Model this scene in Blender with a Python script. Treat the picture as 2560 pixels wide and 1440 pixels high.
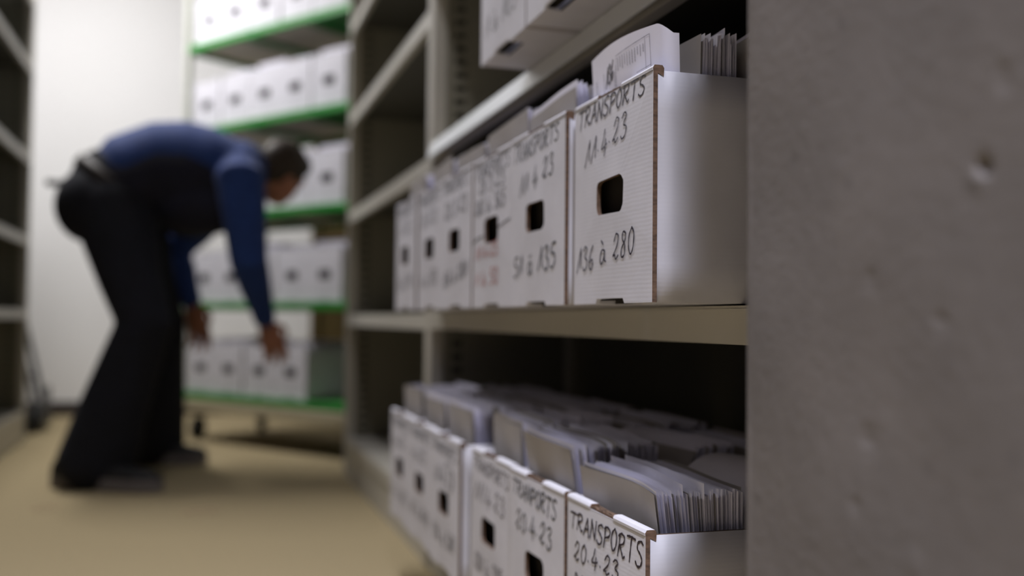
import bpy, bmesh, math, random
from mathutils import Vector, Matrix, noise
from math import sin, cos, pi, radians, sqrt, atan2

random.seed(11)
for o in list(bpy.data.objects):
    bpy.data.objects.remove(o, do_unlink=True)
SC = bpy.context.scene
COL = SC.collection

# ------------------------------------------------------------------ camera
CAM_POS = Vector((0.0, 0.0, 0.59))
YAW, PITCH, ROLL = radians(17.334), radians(1.839), 0.0102
fw = Vector((sin(YAW)*cos(PITCH), cos(YAW)*cos(PITCH), sin(PITCH)))
rt = Vector((cos(YAW), -sin(YAW), 0))
up = rt.cross(fw)
cr = (rt + up*ROLL).normalized()
cu = (up - rt*ROLL).normalized()
cam = bpy.data.objects.new('camera', bpy.data.cameras.new('camera'))
COL.objects.link(cam)
cam.matrix_world = Matrix(((cr.x, cu.x, -fw.x, CAM_POS.x), (cr.y, cu.y, -fw.y, CAM_POS.y),
                           (cr.z, cu.z, -fw.z, CAM_POS.z), (0, 0, 0, 1)))
cam.data.sensor_width = 36.0
cam.data.lens = 35.0
cam.data.clip_start = 0.02
cam.data.dof.use_dof = True
cam.data.dof.focus_distance = 0.97
cam.data.dof.aperture_fstop = 2.0
SC.camera = cam

# ------------------------------------------------------------------ world, lights, exposure
W = bpy.data.worlds.new('world'); SC.world = W; W.use_nodes = True
W.node_tree.nodes['Background'].inputs[0].default_value = (0.9, 0.93, 1.0, 1)
W.node_tree.nodes['Background'].inputs[1].default_value = 0.003
SC.view_settings.view_transform = 'Standard'
SC.view_settings.look = 'None'
SC.view_settings.gamma = 1.0
SC.view_settings.use_curve_mapping = False
SC.view_settings.exposure = 0.0

def tube_light(name, loc, sx, sy, power, color, rz=0.0, spread=180):
    l = bpy.data.lights.new(name, 'AREA'); l.shape = 'RECTANGLE'; l.size = sx; l.size_y = sy
    l.energy = power; l.color = color; l.spread = radians(spread)
    o = bpy.data.objects.new(name, l); COL.objects.link(o); o.location = loc; o.rotation_euler = (0, 0, rz)
    return o
tube_light('far_tube', (-0.76, 4.60, 3.03), 0.20, 1.3, 71, (1.0, 0.97, 0.965))
tube_light('mid_tube', (-0.06, 1.75, 3.03), 0.20, 1.3, 13, (0.98, 0.965, 1.05), spread=88)
tube_light('near_tube', (-0.06, -1.20, 3.03), 0.20, 1.3, 122, (0.96, 0.97, 1.12), spread=104)

# ------------------------------------------------------------------ materials
def mat(name, color, rough=0.6, metal=0.0, spec=0.5, noise_scale=None, noise_amt=0.0, bump=0.0, bump_scale=None,
        sheen=0.0, detail=4.0, stretch=None):
    m = bpy.data.materials.new(name); m.use_nodes = True
    nt = m.node_tree; b = nt.nodes['Principled BSDF']
    b.inputs['Base Color'].default_value = (*color, 1)
    b.inputs['Roughness'].default_value = rough
    b.inputs['Metallic'].default_value = metal
    b.inputs['Specular IOR Level'].default_value = spec
    if sheen:
        b.inputs['Sheen Weight'].default_value = sheen
    tc = nt.nodes.new('ShaderNodeTexCoord')
    src = tc.outputs['Object']
    if stretch:
        mp = nt.nodes.new('ShaderNodeMapping'); mp.inputs['Scale'].default_value = stretch
        nt.links.new(src, mp.inputs['Vector']); src = mp.outputs['Vector']
    if noise_scale:
        n = nt.nodes.new('ShaderNodeTexNoise'); n.inputs['Scale'].default_value = noise_scale
        n.inputs['Detail'].default_value = detail
        nt.links.new(src, n.inputs['Vector'])
        r = nt.nodes.new('ShaderNodeValToRGB')
        lo = [max(0, c*(1-noise_amt)) for c in color]; hi = [min(1, c*(1+noise_amt)) for c in color]
        r.color_ramp.elements[0].position = 0.3; r.color_ramp.elements[1].position = 0.7
        r.color_ramp.elements[0].color = (*lo, 1); r.color_ramp.elements[1].color = (*hi, 1)
        nt.links.new(n.outputs['Fac'], r.inputs['Fac']); nt.links.new(r.outputs['Color'], b.inputs['Base Color'])
    if bump:
        n2 = nt.nodes.new('ShaderNodeTexNoise'); n2.inputs['Scale'].default_value = bump_scale or 40
        n2.inputs['Detail'].default_value = 5
        nt.links.new(src, n2.inputs['Vector'])
        bp = nt.nodes.new('ShaderNodeBump'); bp.inputs['Strength'].default_value = bump
        bp.inputs['Distance'].default_value = 0.004
        nt.links.new(n2.outputs['Fac'], bp.inputs['Height']); nt.links.new(bp.outputs['Normal'], b.inputs['Normal'])
    return m

def cardboard_mat():
    m = bpy.data.materials.new('white_cardboard'); m.use_nodes = True
    nt = m.node_tree; b = nt.nodes['Principled BSDF']
    b.inputs['Roughness'].default_value = 0.75; b.inputs['Specular IOR Level'].default_value = 0.25
    tc = nt.nodes.new('ShaderNodeTexCoord')
    n = nt.nodes.new('ShaderNodeTexNoise'); n.inputs['Scale'].default_value = 16; n.inputs['Detail'].default_value = 6
    nt.links.new(tc.outputs['Object'], n.inputs['Vector'])
    r = nt.nodes.new('ShaderNodeValToRGB')
    r.color_ramp.elements[0].position = 0.3; r.color_ramp.elements[0].color = (0.575, 0.572, 0.625, 1)
    r.color_ramp.elements[1].position = 0.7; r.color_ramp.elements[1].color = (0.645, 0.642, 0.70, 1)
    nt.links.new(n.outputs['Fac'], r.inputs['Fac']); nt.links.new(r.outputs['Color'], b.inputs['Base Color'])
    # faint corrugation: flutes showing through the liner
    w = nt.nodes.new('ShaderNodeTexWave'); w.bands_direction = 'Z'; w.inputs['Scale'].default_value = 70
    w.inputs['Distortion'].default_value = 1.2; w.inputs['Detail'].default_value = 1.0
    nt.links.new(tc.outputs['Object'], w.inputs['Vector'])
    bp = nt.nodes.new('ShaderNodeBump'); bp.inputs['Strength'].default_value = 0.05; bp.inputs['Distance'].default_value = 0.0006
    nt.links.new(w.outputs['Fac'], bp.inputs['Height']); nt.links.new(bp.outputs['Normal'], b.inputs['Normal'])
    return m

def concrete_mat():
    m = bpy.data.materials.new('concrete'); m.use_nodes = True
    nt = m.node_tree; b = nt.nodes['Principled BSDF']; b.inputs['Roughness'].default_value = 0.9
    b.inputs['Specular IOR Level'].default_value = 0.2
    tc = nt.nodes.new('ShaderNodeTexCoord')
    n = nt.nodes.new('ShaderNodeTexNoise'); n.inputs['Scale'].default_value = 7; n.inputs['Detail'].default_value = 9
    n.inputs['Roughness'].default_value = 0.62
    nt.links.new(tc.outputs['Object'], n.inputs['Vector'])
    r = nt.nodes.new('ShaderNodeValToRGB')
    r.color_ramp.elements[0].position = 0.30; r.color_ramp.elements[0].color = (0.132, 0.120, 0.114, 1)
    r.color_ramp.elements[1].position = 0.72; r.color_ramp.elements[1].color = (0.184, 0.167, 0.159, 1)
    nt.links.new(n.outputs['Fac'], r.inputs['Fac'])
    v = nt.nodes.new('ShaderNodeTexVoronoi'); v.inputs['Scale'].default_value = 22; v.inputs['Randomness'].default_value = 1
    nt.links.new(tc.outputs['Object'], v.inputs['Vector'])
    r2 = nt.nodes.new('ShaderNodeValToRGB'); r2.color_ramp.elements[0].position = 0.03; r2.color_ramp.elements[0].color = (0.55, 0.55, 0.55, 1)
    r2.color_ramp.elements[1].position = 0.16; r2.color_ramp.elements[1].color = (1, 1, 1, 1)
    nt.links.new(v.outputs['Distance'], r2.inputs['Fac'])
    mx = nt.nodes.new('ShaderNodeMixRGB'); mx.blend_type = 'MULTIPLY'; mx.inputs['Fac'].default_value = 0.35
    nt.links.new(r.outputs['Color'], mx.inputs['Color1']); nt.links.new(r2.outputs['Color'], mx.inputs['Color2'])
    nt.links.new(mx.outputs['Color'], b.inputs['Base Color'])
    n2 = nt.nodes.new('ShaderNodeTexNoise'); n2.inputs['Scale'].default_value = 120; n2.inputs['Detail'].default_value = 6
    nt.links.new(tc.outputs['Object'], n2.inputs['Vector'])
    bp = nt.nodes.new('ShaderNodeBump'); bp.inputs['Strength'].default_value = 0.25; bp.inputs['Distance'].default_value = 0.002
    nt.links.new(n2.outputs['Fac'], bp.inputs['Height']); nt.links.new(bp.outputs['Normal'], b.inputs['Normal'])
    return m

M = {
    'card': cardboard_mat(),
    'kraft': mat('raw_brown_cardboard', (0.12, 0.072, 0.046), 0.9, noise_scale=90, noise_amt=0.45, stretch=(1, 1, 3)),
    'kraft_shade': mat('brown_cardboard_shade', (0.014, 0.010, 0.007), 0.9, noise_scale=20, noise_amt=0.2),  # near-black: shade inside hand holes and bottom slots put into the colour
    'paper': mat('white_paper', (0.80, 0.79, 0.91), 0.7, spec=0.25, noise_scale=9, noise_amt=0.06),
    'paper_warm_shaded': mat('off_white_paper_shaded', (0.37, 0.345, 0.335), 0.75, spec=0.2, noise_scale=9, noise_amt=0.08),  # darkened: the shade on the front sheets is put into the colour
    'print': mat('grey_print', (0.13, 0.12, 0.15), 0.7),
    'ink': mat('black_marker', (0.018, 0.010, 0.022), 0.5),
    'ink_blue': mat('blue_black_marker', (0.008, 0.014, 0.026), 0.5),
    'ink_red': mat('red_marker', (0.42, 0.09, 0.06), 0.55),
    'steel': mat('grey_painted_steel', (0.46, 0.44, 0.385), 0.40, noise_scale=3, noise_amt=0.05),
    'steel_shaded': mat('grey_steel_panel_shaded', (0.13, 0.122, 0.088), 0.5, noise_scale=3, noise_amt=0.06),  # darker copy of the steel, with the bay interior's shade in its colour
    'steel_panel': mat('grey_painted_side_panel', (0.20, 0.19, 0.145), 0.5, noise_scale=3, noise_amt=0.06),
    'shade_steel': mat('steel_shade_under_shelf', (0.06, 0.057, 0.042), 0.6),  # near-black steel: shade under shelves and in slots painted in
    'pale_strip': mat('pale_gloss_strip', (0.74, 0.77, 0.78), 0.25),
    'concrete': concrete_mat(),
    'wall': mat('white_wall_paint', (0.76, 0.762, 0.765), 0.9, noise_scale=2, noise_amt=0.012, bump=0.05, bump_scale=120),
    'ceil': mat('ceiling_paint', (0.30, 0.29, 0.28), 0.9),
    'carpet': mat('tan_carpet', (0.34, 0.278, 0.166), 1.0, spec=0.05, noise_scale=160, noise_amt=0.16, bump=0.5, bump_scale=420),
    'base': mat('dark_brown_skirting', (0.045, 0.035, 0.03), 0.6),
    'wood': mat('ochre_wood', (0.085, 0.060, 0.016), 0.5, noise_scale=5, noise_amt=0.25, stretch=(8, 8, 0.6)),
    'green': mat('green_painted_metal', (0.02, 0.23, 0.03), 0.45, noise_scale=8, noise_amt=0.08),
    'board': mat('beige_shelf_board', (0.74, 0.68, 0.52), 0.7, noise_scale=6, noise_amt=0.08),
    'rackpost': mat('pale_grey_green_post', (0.50, 0.52, 0.46), 0.4),
    'frame': mat('sand_coloured_base_frame', (0.40, 0.36, 0.25), 0.5),
    'rubber': mat('black_rubber', (0.012, 0.013, 0.013), 0.7),
    'chrome': mat('zinc_fork', (0.35, 0.34, 0.30), 0.35, metal=0.7),
    'band': mat('pale_rubber_band', (0.62, 0.46, 0.30), 0.6),
    'skin': mat('skin', (0.40, 0.175, 0.11), 0.55, noise_scale=12, noise_amt=0.12),
    'hair': mat('dark_brown_hair', (0.030, 0.018, 0.010), 0.6, noise_scale=40, noise_amt=0.4, stretch=(1, 1, 6)),
    'jumper': mat('blue_jumper', (0.010, 0.040, 0.190), 0.85, sheen=0.1, noise_scale=30, noise_amt=0.15, bump=0.3, bump_scale=60),
    'torso_layer': mat('dark_torso_layer', (0.005, 0.006, 0.020), 0.85, sheen=0.0, noise_scale=20, noise_amt=0.2, bump=0.4, bump_scale=25),
    'trouser': mat('navy_black_trousers', (0.004, 0.005, 0.011), 0.95, noise_scale=20, noise_amt=0.3, bump=0.3, bump_scale=25),
    'belt': mat('brown_black_belt', (0.035, 0.028, 0.026), 0.6),
    'shoe': mat('black_shoe', (0.008, 0.008, 0.009), 0.6),
    'sole': mat('grey_rubber_sole', (0.16, 0.145, 0.145), 0.7),
    'tool': mat('black_plastic', (0.006, 0.006, 0.007), 0.5),
    'darkmetal': mat('dark_blue_grey_metal', (0.045, 0.05, 0.06), 0.4),
    'lightmetal': mat('worn_aluminium', (0.42, 0.42, 0.42), 0.4, metal=0.4),
    'lampbody': mat('white_lamp_body', (0.8, 0.8, 0.8), 0.5),
}

# ------------------------------------------------------------------ helpers
def link(name, bm, mats, parent=None, smooth=False, loc=None):
    me = bpy.data.meshes.new(name)
    bmesh.ops.recalc_face_normals(bm, faces=bm.faces)
    bm.to_mesh(me); bm.free()
    if not isinstance(mats, (list, tuple)): mats = [mats]
    for m in mats: me.materials.append(m)
    if smooth:
        for p in me.polygons: p.use_smooth = True
    o = bpy.data.objects.new(name, me); COL.objects.link(o)
    if parent is not None: o.parent = parent
    if loc is not None: o.location = loc
    return o

def tag(o, label=None, cat=None, group=None, kind=None):
    if label: o['label'] = label
    if cat: o['category'] = cat
    if group: o['group'] = group
    if kind: o['kind'] = kind
    return o

def thing(name, label, cat, loc=(0, 0, 0), rz=0.0, group=None):
    o = bpy.data.objects.new(name, None); COL.objects.link(o)
    o.empty_display_size = 0.05
    o.location = loc; o.rotation_euler = (0, 0, rz)
    return tag(o, label, cat, group)

def struct(name, bm, m, smooth=False):
    o = link(name, bm, m, smooth=smooth); o['kind'] = 'structure'; return o

def box(bm, x0, x1, y0, y1, z0, z1, mi=0, bevel=0.0, seg=1):
    vs = [bm.verts.new((x, y, z)) for x in (x0, x1) for y in (y0, y1) for z in (z0, z1)]
    idx = [(0, 1, 3, 2), (4, 6, 7, 5), (0, 4, 5, 1), (2, 3, 7, 6), (0, 2, 6, 4), (1, 5, 7, 3)]
    fs = []
    for f in idx:
        fc = bm.faces.new([vs[i] for i in f]); fc.material_index = mi; fs.append(fc)
    if bevel > 0:
        es = list({e for f in fs for e in f.edges})
        r = bmesh.ops.bevel(bm, geom=es, offset=bevel, segments=seg, profile=0.6, affect='EDGES')
        for f in r['faces']: f.material_index = mi
    return fs

def frame_at(d):
    d = d.normalized()
    a = Vector((0, 0, 1)) if abs(d.z) < 0.9 else Vector((1, 0, 0))
    u = d.cross(a).normalized(); v = d.cross(u).normalized()
    return u, v

def tube(bm, pts, r, n=10, mi=0, cap=True):
    pts = [Vector(p) for p in pts]; rings = []
    u = None
    for i, p in enumerate(pts):
        d = (pts[min(i+1, len(pts)-1)] - pts[max(i-1, 0)])
        d.normalize()
        if u is None: u, v = frame_at(d)
        else:
            u = (u - d*u.dot(d)).normalized(); v = d.cross(u).normalized()
        rr = r[i] if isinstance(r, (list, tuple)) else r
        rings.append([bm.verts.new(p + u*(rr*cos(2*pi*k/n)) + v*(rr*sin(2*pi*k/n))) for k in range(n)])
    for a, b in zip(rings, rings[1:]):
        for k in range(n):
            f = bm.faces.new((a[k], a[(k+1) % n], b[(k+1) % n], b[k])); f.material_index = mi
    if cap:
        for rg in (rings[0], rings[-1]):
            f = bm.faces.new(rg); f.material_index = mi

def loft(bm, stations, side, n=20, power=2.0):
    """closed blobby tube: stations = (point, radius along `side`, radius across); hemispherical ends"""
    pts = [Vector(s[0]) for s in stations]
    side = Vector(side).normalized()
    st = []
    # rounded end caps
    d0 = (pts[1]-pts[0]).normalized(); d1 = (pts[-1]-pts[-2]).normalized()
    def cap(p, d, ra, rb, sgn):
        out = []
        for a in (80, 60, 40, 20):
            s = sin(radians(a)); c = cos(radians(a))
            out.append((p + d*(sgn*min(ra, rb)*s), ra*c, rb*c))
        return out
    st += cap(pts[0], d0, stations[0][1], stations[0][2], -1)
    st += [(p, s[1], s[2]) for p, s in zip(pts, stations)]
    st += list(reversed(cap(pts[-1], d1, stations[-1][1], stations[-1][2], 1)))
    rings = []
    for i, (p, ra, rb) in enumerate(st):
        d = st[min(i+1, len(st)-1)][0] - st[max(i-1, 0)][0]
        d.normalize()
        u = (side - d*side.dot(d)).normalized(); v = d.cross(u).normalized()
        rg = []
        for k in range(n):
            t = 2*pi*k/n; c, s = cos(t), sin(t)
            c2 = abs(c)**(2/power)*(1 if c >= 0 else -1); s2 = abs(s)**(2/power)*(1 if s >= 0 else -1)
            rg.append(bm.verts.new(p + u*(ra*c2) + v*(rb*s2)))
        rings.append(rg)
    for a, b in zip(rings, rings[1:]):
        for k in range(n):
            bm.faces.new((a[k], a[(k+1) % n], b[(k+1) % n], b[k]))
    bm.faces.new(rings[0]); bm.faces.new(rings[-1])

def catmull(pts, sub=6):
    pts = [Vector(p) for p in pts]
    if len(pts) < 3:
        return [pts[0].lerp(pts[1], i/4) for i in range(5)] if len(pts) == 2 else pts
    P = [pts[0]*2-pts[1]] + pts + [pts[-1]*2-pts[-2]]
    out = []
    for i in range(1, len(P)-2):
        for j in range(sub):
            t = j/sub
            a, b, c, d = P[i-1], P[i], P[i+1], P[i+2]
            out.append(0.5*((2*b)+(c-a)*t+(2*a-5*b+4*c-d)*t*t+(3*b-a-3*c+d)*t**3))
    out.append(pts[-1])
    return out

def blob(bm, c, r, rot=None, seg=20):
    m = Matrix.Translation(c) @ (rot.to_4x4() if rot is not None else Matrix.Identity(4)) @ Matrix.Diagonal((r[0], r[1], r[2], 1))
    bmesh.ops.create_uvsphere(bm, u_segments=seg, v_segments=seg//2+2, radius=1.0, matrix=m)

def fuse(name, bm, m, parent, voxel, smooth=6):
    """join overlapping closed shapes into one continuous skin"""
    o = link(name, bm, m, None)
    r = o.modifiers.new('fuse', 'REMESH'); r.mode = 'VOXEL'; r.voxel_size = voxel; r.use_smooth_shade = True
    s = o.modifiers.new('soft', 'SMOOTH'); s.factor = 0.5; s.iterations = smooth
    dg = bpy.context.evaluated_depsgraph_get(); dg.update()
    me = bpy.data.meshes.new_from_object(o.evaluated_get(dg))
    o.modifiers.clear(); o.data = me
    me.materials.clear(); me.materials.append(m)
    for p in me.polygons: p.use_smooth = True; p.material_index = 0
    o.parent = parent
    return o

# ------------------------------------------------------------------ room
bm = bmesh.new(); box(bm, -1.3, 2.0, -4.0, 6.5, -0.10, 0.0); struct('floor', bm, M['carpet'])
bm = bmesh.new(); box(bm, -1.3, 2.0, -4.0, 6.5, 3.15, 3.25); struct('ceiling', bm, M['ceil'])
bm = bmesh.new(); box(bm, -1.3, 0.66, 6.38, 6.5, 0.0, 3.15); box(bm, 1.62, 2.0, 6.38, 6.5, 0.0, 3.15)
box(bm, 0.66, 1.62, 6.38, 6.5, 2.45, 3.15); struct('wall_back', bm, M['wall'])
bm = bmesh.new(); box(bm, -1.32, -1.2, 3.60, 6.38, 0.0, 3.15); struct('wall_left', bm, M['wall'])
bm = bmesh.new(); box(bm, -1.32, -1.2, -4.0, 3.60, 0.0, 3.15); struct('wall_left', bm, M['concrete'])  # unseen near stretch, dark concrete put in to cut bounced light
bm = bmesh.new(); box(bm, 1.9, 2.0, -4.0, 6.38, 0.0, 3.15); struct('wall_right', bm, M['wall'])
bm = bmesh.new(); box(bm, -1.3, 2.0, -4.1, -4.0, 0.0, 3.15); struct('wall_front', bm, M['concrete'])
bm = bmesh.new(); box(bm, -1.2, 0.62, 6.362, 6.38, 0.0, 0.085, bevel=0.004); struct('baseboard_back', bm, M['base'])
# door in the back wall, seen past the right end of the trolley
bm = bmesh.new(); box(bm, 0.70, 1.58, 6.40, 6.45, 0.005, 2.41)
d = struct('door_1', bm, M['wood'])
bm = bmesh.new()
for a in ((0.66, 0.70, 0.0, 2.45), (1.58, 1.62, 0.0, 2.45), (0.70, 1.58, 2.41, 2.45)):
    box(bm, a[0], a[1], 6.36, 6.46, a[2], a[3])
link('door_frame', bm, M['wood'], d)
bm = bmesh.new(); tube(bm, [(1.50, 6.40, 1.05), (1.50, 6.34, 1.05), (1.40, 6.34, 1.05)], 0.01)
link('door_handle', bm, M['chrome'], d)
bm = bmesh.new()   # concrete pillar beside the camera, with cast-in blow holes
X0, X1, Y0, Y1, ZT = 0.379, 0.97, -0.45, 0.640, 3.15
pits = [(0.411, 0.671, 0.0040, 0.0055), (0.397, 0.713, 0.0045, 0.0012), (0.503, 0.522, 0.007, 0.0010), (0.500, 0.616, 0.005, 0.0007),
        (0.442, 0.592, 0.005, 0.0009), (0.515, 0.48, 0.005, 0.0008), (0.464, 0.457, 0.005, -0.0006), (0.414, 0.664, 0.005, -0.0008)]
ny, nz = 110, 130
ys = [Y0 + (0.30-Y0)*i/20 for i in range(20)] + [0.30 + (Y1-0.30)*i/ny for i in range(ny+1)]
zs = [0.20*i/6 for i in range(6)] + [0.20 + 0.85*i/nz for i in range(nz+1)] + [1.05 + (ZT-1.05)*i/10 for i in range(1, 11)]
grid = []
for y in ys:
    row = []
    for z in zs:
        dx = 0.0010*(noise.noise(Vector((y*9, z*9, 0)))) if y < Y1-0.004 else 0.0
        for py, pz, pr, pd in pits:
            q = ((y-py)**2+(z-pz)**2)/(pr*pr)
            if q < 9: dx += pd*math.exp(-q)
        row.append(bm.verts.new((X0+dx, y, z)))
    grid.append(row)
for i in range(len(ys)-1):
    for j in range(len(zs)-1):
        bm.faces.new((grid[i][j], grid[i][j+1], grid[i+1][j+1], grid[i+1][j]))
far = [bm.verts.new((X1, Y1, z)) for z in zs]
for j in range(len(zs)-1):
    bm.faces.new((grid[-1][j], grid[-1][j+1], far[j+1], far[j]))
nb = [bm.verts.new((X1, Y0, 0)), bm.verts.new((X1, Y0, ZT))]
bm.faces.new([grid[0][j] for j in range(len(zs))] + [nb[1], nb[0]])
bm.faces.new(far + [nb[1], nb[0]])
struct('pillar', bm, M['concrete'], smooth=False)

# luminaires over the aisle (just outside the picture)
def lamp(loc, label, k=1.0):
    t = thing('ceiling_light', label, 'lamp', loc, 0, 'tube lamps along the aisle')
    bm = bmesh.new(); box(bm, -0.12, 0.12, -0.68*k, 0.68*k, 0.01, 0.075, bevel=0.01); link('housing', bm, M['lampbody'], t)
    bm = bmesh.new(); box(bm, -0.13, -0.12, -0.68*k, 0.68*k, -0.012, 0.03); box(bm, 0.12, 0.13, -0.68*k, 0.68*k, -0.012, 0.03)
    link('side_rail', bm, M['lampbody'], t)
lamp((-0.76, 4.60, 3.05), 'white ceiling tube lamp above the far end of the aisle')
lamp((-0.06, 1.75, 3.05), 'white ceiling tube lamp above the middle of the aisle')
lamp((-0.06, -1.20, 3.05), 'white ceiling tube lamp above the near end of the aisle')

# ------------------------------------------------------------------ steel shelving
def shelving(label, xf, xb, y0, y1, levels, height, pl_h, group):
    """xf = aisle face, xb = wall side; works for either side of the aisle"""
    s = 1 if xb > xf else -1
    t = thing('shelving_unit', label, 'shelving', (xf, (y0+y1)/2, 0), 0, group)
    def X(d): return s*d
    def bx(bm, d0, d1, a, b, z0, z1, **k):
        x0, x1 = sorted((X(d0), X(d1))); box(bm, x0, x1, a-(y0+y1)/2, b-(y0+y1)/2, z0, z1, **k)
    D = abs(xb-xf); pw = 0.028
    for side in (0, 1):
        a, b = (y0, y0+pw) if side == 0 else (y1-pw, y1)
        bm = bmesh.new()
        bx(bm, 0.0, 0.035, a, b, 0.0, height, bevel=0.003)
        link('post', bm, M['steel'], t)
        bm = bmesh.new()
        bx(bm, D-0.035, D, a, b, 0.0, height, bevel=0.003)
        link('post', bm, M['steel'], t)
        # pressed side panel with a column of slots near the front edge
        bm = bmesh.new()
        bx(bm, 0.035, D-0.035, (a+b)/2-0.002, (a+b)/2+0.002, 0.02, height, mi=1)  # skin behind the slots, near-black to paint in their shade
        bx(bm, 0.035, 0.055, a+0.001, b-0.001, 0.02, height)
        bx(bm, 0.083, D-0.036, a+0.001, b-0.001, 0.02, height)
        z = 0.02
        while z < height-0.03:
            bx(bm, 0.055, 0.083, a+0.001, b-0.001, z, min(z+0.017, height)); z += 0.0325
        link('side_panel', bm, [M['steel_panel'], M['shade_steel']], t)
    for L in levels:
        bm = bmesh.new()
        bx(bm, 0.002, D-0.01, y0+pw+0.001, y1-pw-0.001, L-0.003, L)
        bx(bm, 0.001, 0.005, y0+pw+0.001, y1-pw-0.001, L-0.040, L-0.003)
        bx(bm, 0.005, 0.020, y0+pw+0.001, y1-pw-0.001, L-0.040, L-0.037)
        bx(bm, D-0.014, D-0.010, y0+pw+0.001, y1-pw-0.001, L-0.040, L-0.003)
        bx(bm, 0.006, D-0.015, y0+pw+0.002, y1-pw-0.002, L-0.0065, L-0.0035, mi=1)  # underside sheet, its shade painted in as a near-black colour
        link('shelf', bm, [M['steel'], M['shade_steel']], t)
    bm = bmesh.new(); bx(bm, 0.006, 0.012, y0+pw, y1-pw, 0.0, pl_h); link('plinth', bm, M['steel'], t)
    bm = bmesh.new(); bx(bm, D-0.009, D-0.003, y0+pw, y1-pw, 0.0, height); link('back_panel', bm, M['steel_shaded'], t)
    return t
LV = [0.146, 0.607, 1.010, 1.350, 1.72, 2.08]
shelving('grey steel shelving bay packed with white boxes, beside the concrete pillar', 0.522, 0.90, 0.84, 2.355,
         [0.146, 0.607, 1.010, 1.42, 1.75, 2.08], 2.1, 0.106, 'grey steel shelving bays')
shelving('empty grey steel shelving bay between the packed bay and the green trolley', 0.522, 0.90, 2.357, 3.772,
         [0.146, 0.604, 0.985, 1.352, 1.70, 2.06], 2.1, 0.106, 'grey steel shelving bays')
shelving('grey steel shelving bay with bare shelves along the left wall, nearest the white wall', -0.774, -1.15, 3.725, 5.14,
         [0.146, 0.615, 0.955, 1.335, 1.76, 2.08], 2.1, 0.106, 'grey steel shelving bays')

# pale strip along the front of the packed bay's upper shelf
bay = [o for o in COL.objects if o.name == 'shelving_unit'][0]
bm = bmesh.new()
y0_, y1_ = 0.870-bay.location.y, 2.325-bay.location.y
prof = [(0.0005, 1.0105), (-0.0035, 1.0095), (-0.0120, 0.976), (-0.0120, 0.973), (-0.0095, 0.973), (-0.0015, 1.006), (0.0005, 1.0075)]
ra = [[bm.verts.new((x, y, z)) for x, z in prof] for y in (y0_, y1_)]
for k in range(len(prof)): bm.faces.new((ra[0][k], ra[0][(k+1) % len(prof)], ra[1][(k+1) % len(prof)], ra[1][k]))
bm.faces.new(ra[0]); bm.faces.new(ra[1])
link('front_strip', bm, M['pale_strip'], bay)

# ------------------------------------------------------------------ handwriting
G = {
 'T': ([[(0, .97), (.3, 1.0), (.62, .98)], [(.33, .98), (.30, .5), (.28, 0)]], .62),
 'R': ([[(.10, .95), (.08, .5), (.02, 0)], [(.0, .86), (.22, 1.0), (.46, .90), (.42, .64), (.14, .48)], [(.14, .48), (.34, .18), (.44, .02), (.56, .10)]], .58),
 'A': ([[(0, 0), (.18, .6), (.30, 1.0)], [(.30, 1.0), (.42, .5), (.50, 0)], [(.10, .38), (.44, .42)]], .54),
 'N': ([[(.02, 0), (.06, .5), (.08, 1.0)], [(.08, 1.0), (.28, .45), (.46, .02)], [(.46, .02), (.48, .5), (.50, 1.0)]], .54),
 'S': ([[(.48, .92), (.32, 1.0), (.10, .88), (.10, .66), (.32, .50), (.46, .30), (.36, .06), (.16, .0), (.0, .14)]], .52),
 'P': ([[(.08, .98), (.07, .5), (.04, 0)], [(.0, .88), (.24, 1.0), (.48, .88), (.44, .62), (.10, .46)]], .52),
 'O': ([[(.26, 1.0), (.06, .75), (.04, .3), (.22, 0), (.42, .25), (.44, .72), (.28, 1.0)]], .50),
 'a': ([[(.40, .52), (.20, .58), (.04, .30), (.14, .02), (.32, .14), (.42, .50)], [(.42, .50), (.42, .16), (.54, .06)], [(.10, .98), (.26, .80)]], .58),
 'y': ([[(.30, .55), (.10, .5), (.05, .2), (.2, .0), (.36, .2), (.38, .55)], [(.38, .55), (.38, .2), (.46, .0)], [(.14, .86), (.2, .8)], [(.30, .90), (.36, .84)]], .52),
 '0': ([[(.24, 1.0), (.06, .72), (.06, .26), (.22, 0), (.38, .24), (.40, .72), (.24, 1.0)]], .46),
 '1': ([[(0, .02), (.16, .5), (.34, 1.0)], [(.34, 1.0), (.36, .6), (.36, .16)]], .44),
 '2': ([[(.06, .74), (.20, 1.0), (.38, .88), (.30, .52), (.04, .22), (.04, .16), (.14, .20), (.24, .02), (.42, .14)]], .48),
 '3': ([[(.06, .86), (.22, 1.0), (.38, .84), (.20, .56), (.42, .38), (.36, .06), (.16, 0), (.06, .14)]], .48),
 '4': ([[(.22, 1.0), (.14, .6), (.02, .30), (.24, .28), (.46, .36)], [(.34, .58), (.32, .25), (.30, -.08)]], .50),
 '5': ([[(.44, 1.0), (.14, .96), (.10, .60), (.34, .58), (.42, .28), (.26, .02), (.04, .08)]], .48),
 '6': ([[(.36, .98), (.14, .70), (.06, .26), (.20, 0), (.36, .16), (.32, .42), (.10, .32)]], .46),
 '7': ([[(.04, .94), (.24, .96), (.44, .98)], [(.44, .98), (.28, .5), (.20, 0)]], .48),
 '8': ([[(.34, .92), (.16, .98), (.12, .72), (.32, .44), (.30, .08), (.10, .04), (.08, .34), (.32, .62), (.36, .88)]], .46),
 '9': ([[(.38, .86), (.18, 1.0), (.08, .72), (.22, .56), (.38, .76), (.38, .4), (.28, 0)]], .46),
 '.': ([[(.05, .30), (.08, .26)]], .22),
 '-': ([[(.0, .45), (.3, .48)]], .36),
 '/': ([[(0, -.05), (.3, 1.05)]], .34),
 ' ': ([], .34),
}
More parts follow.
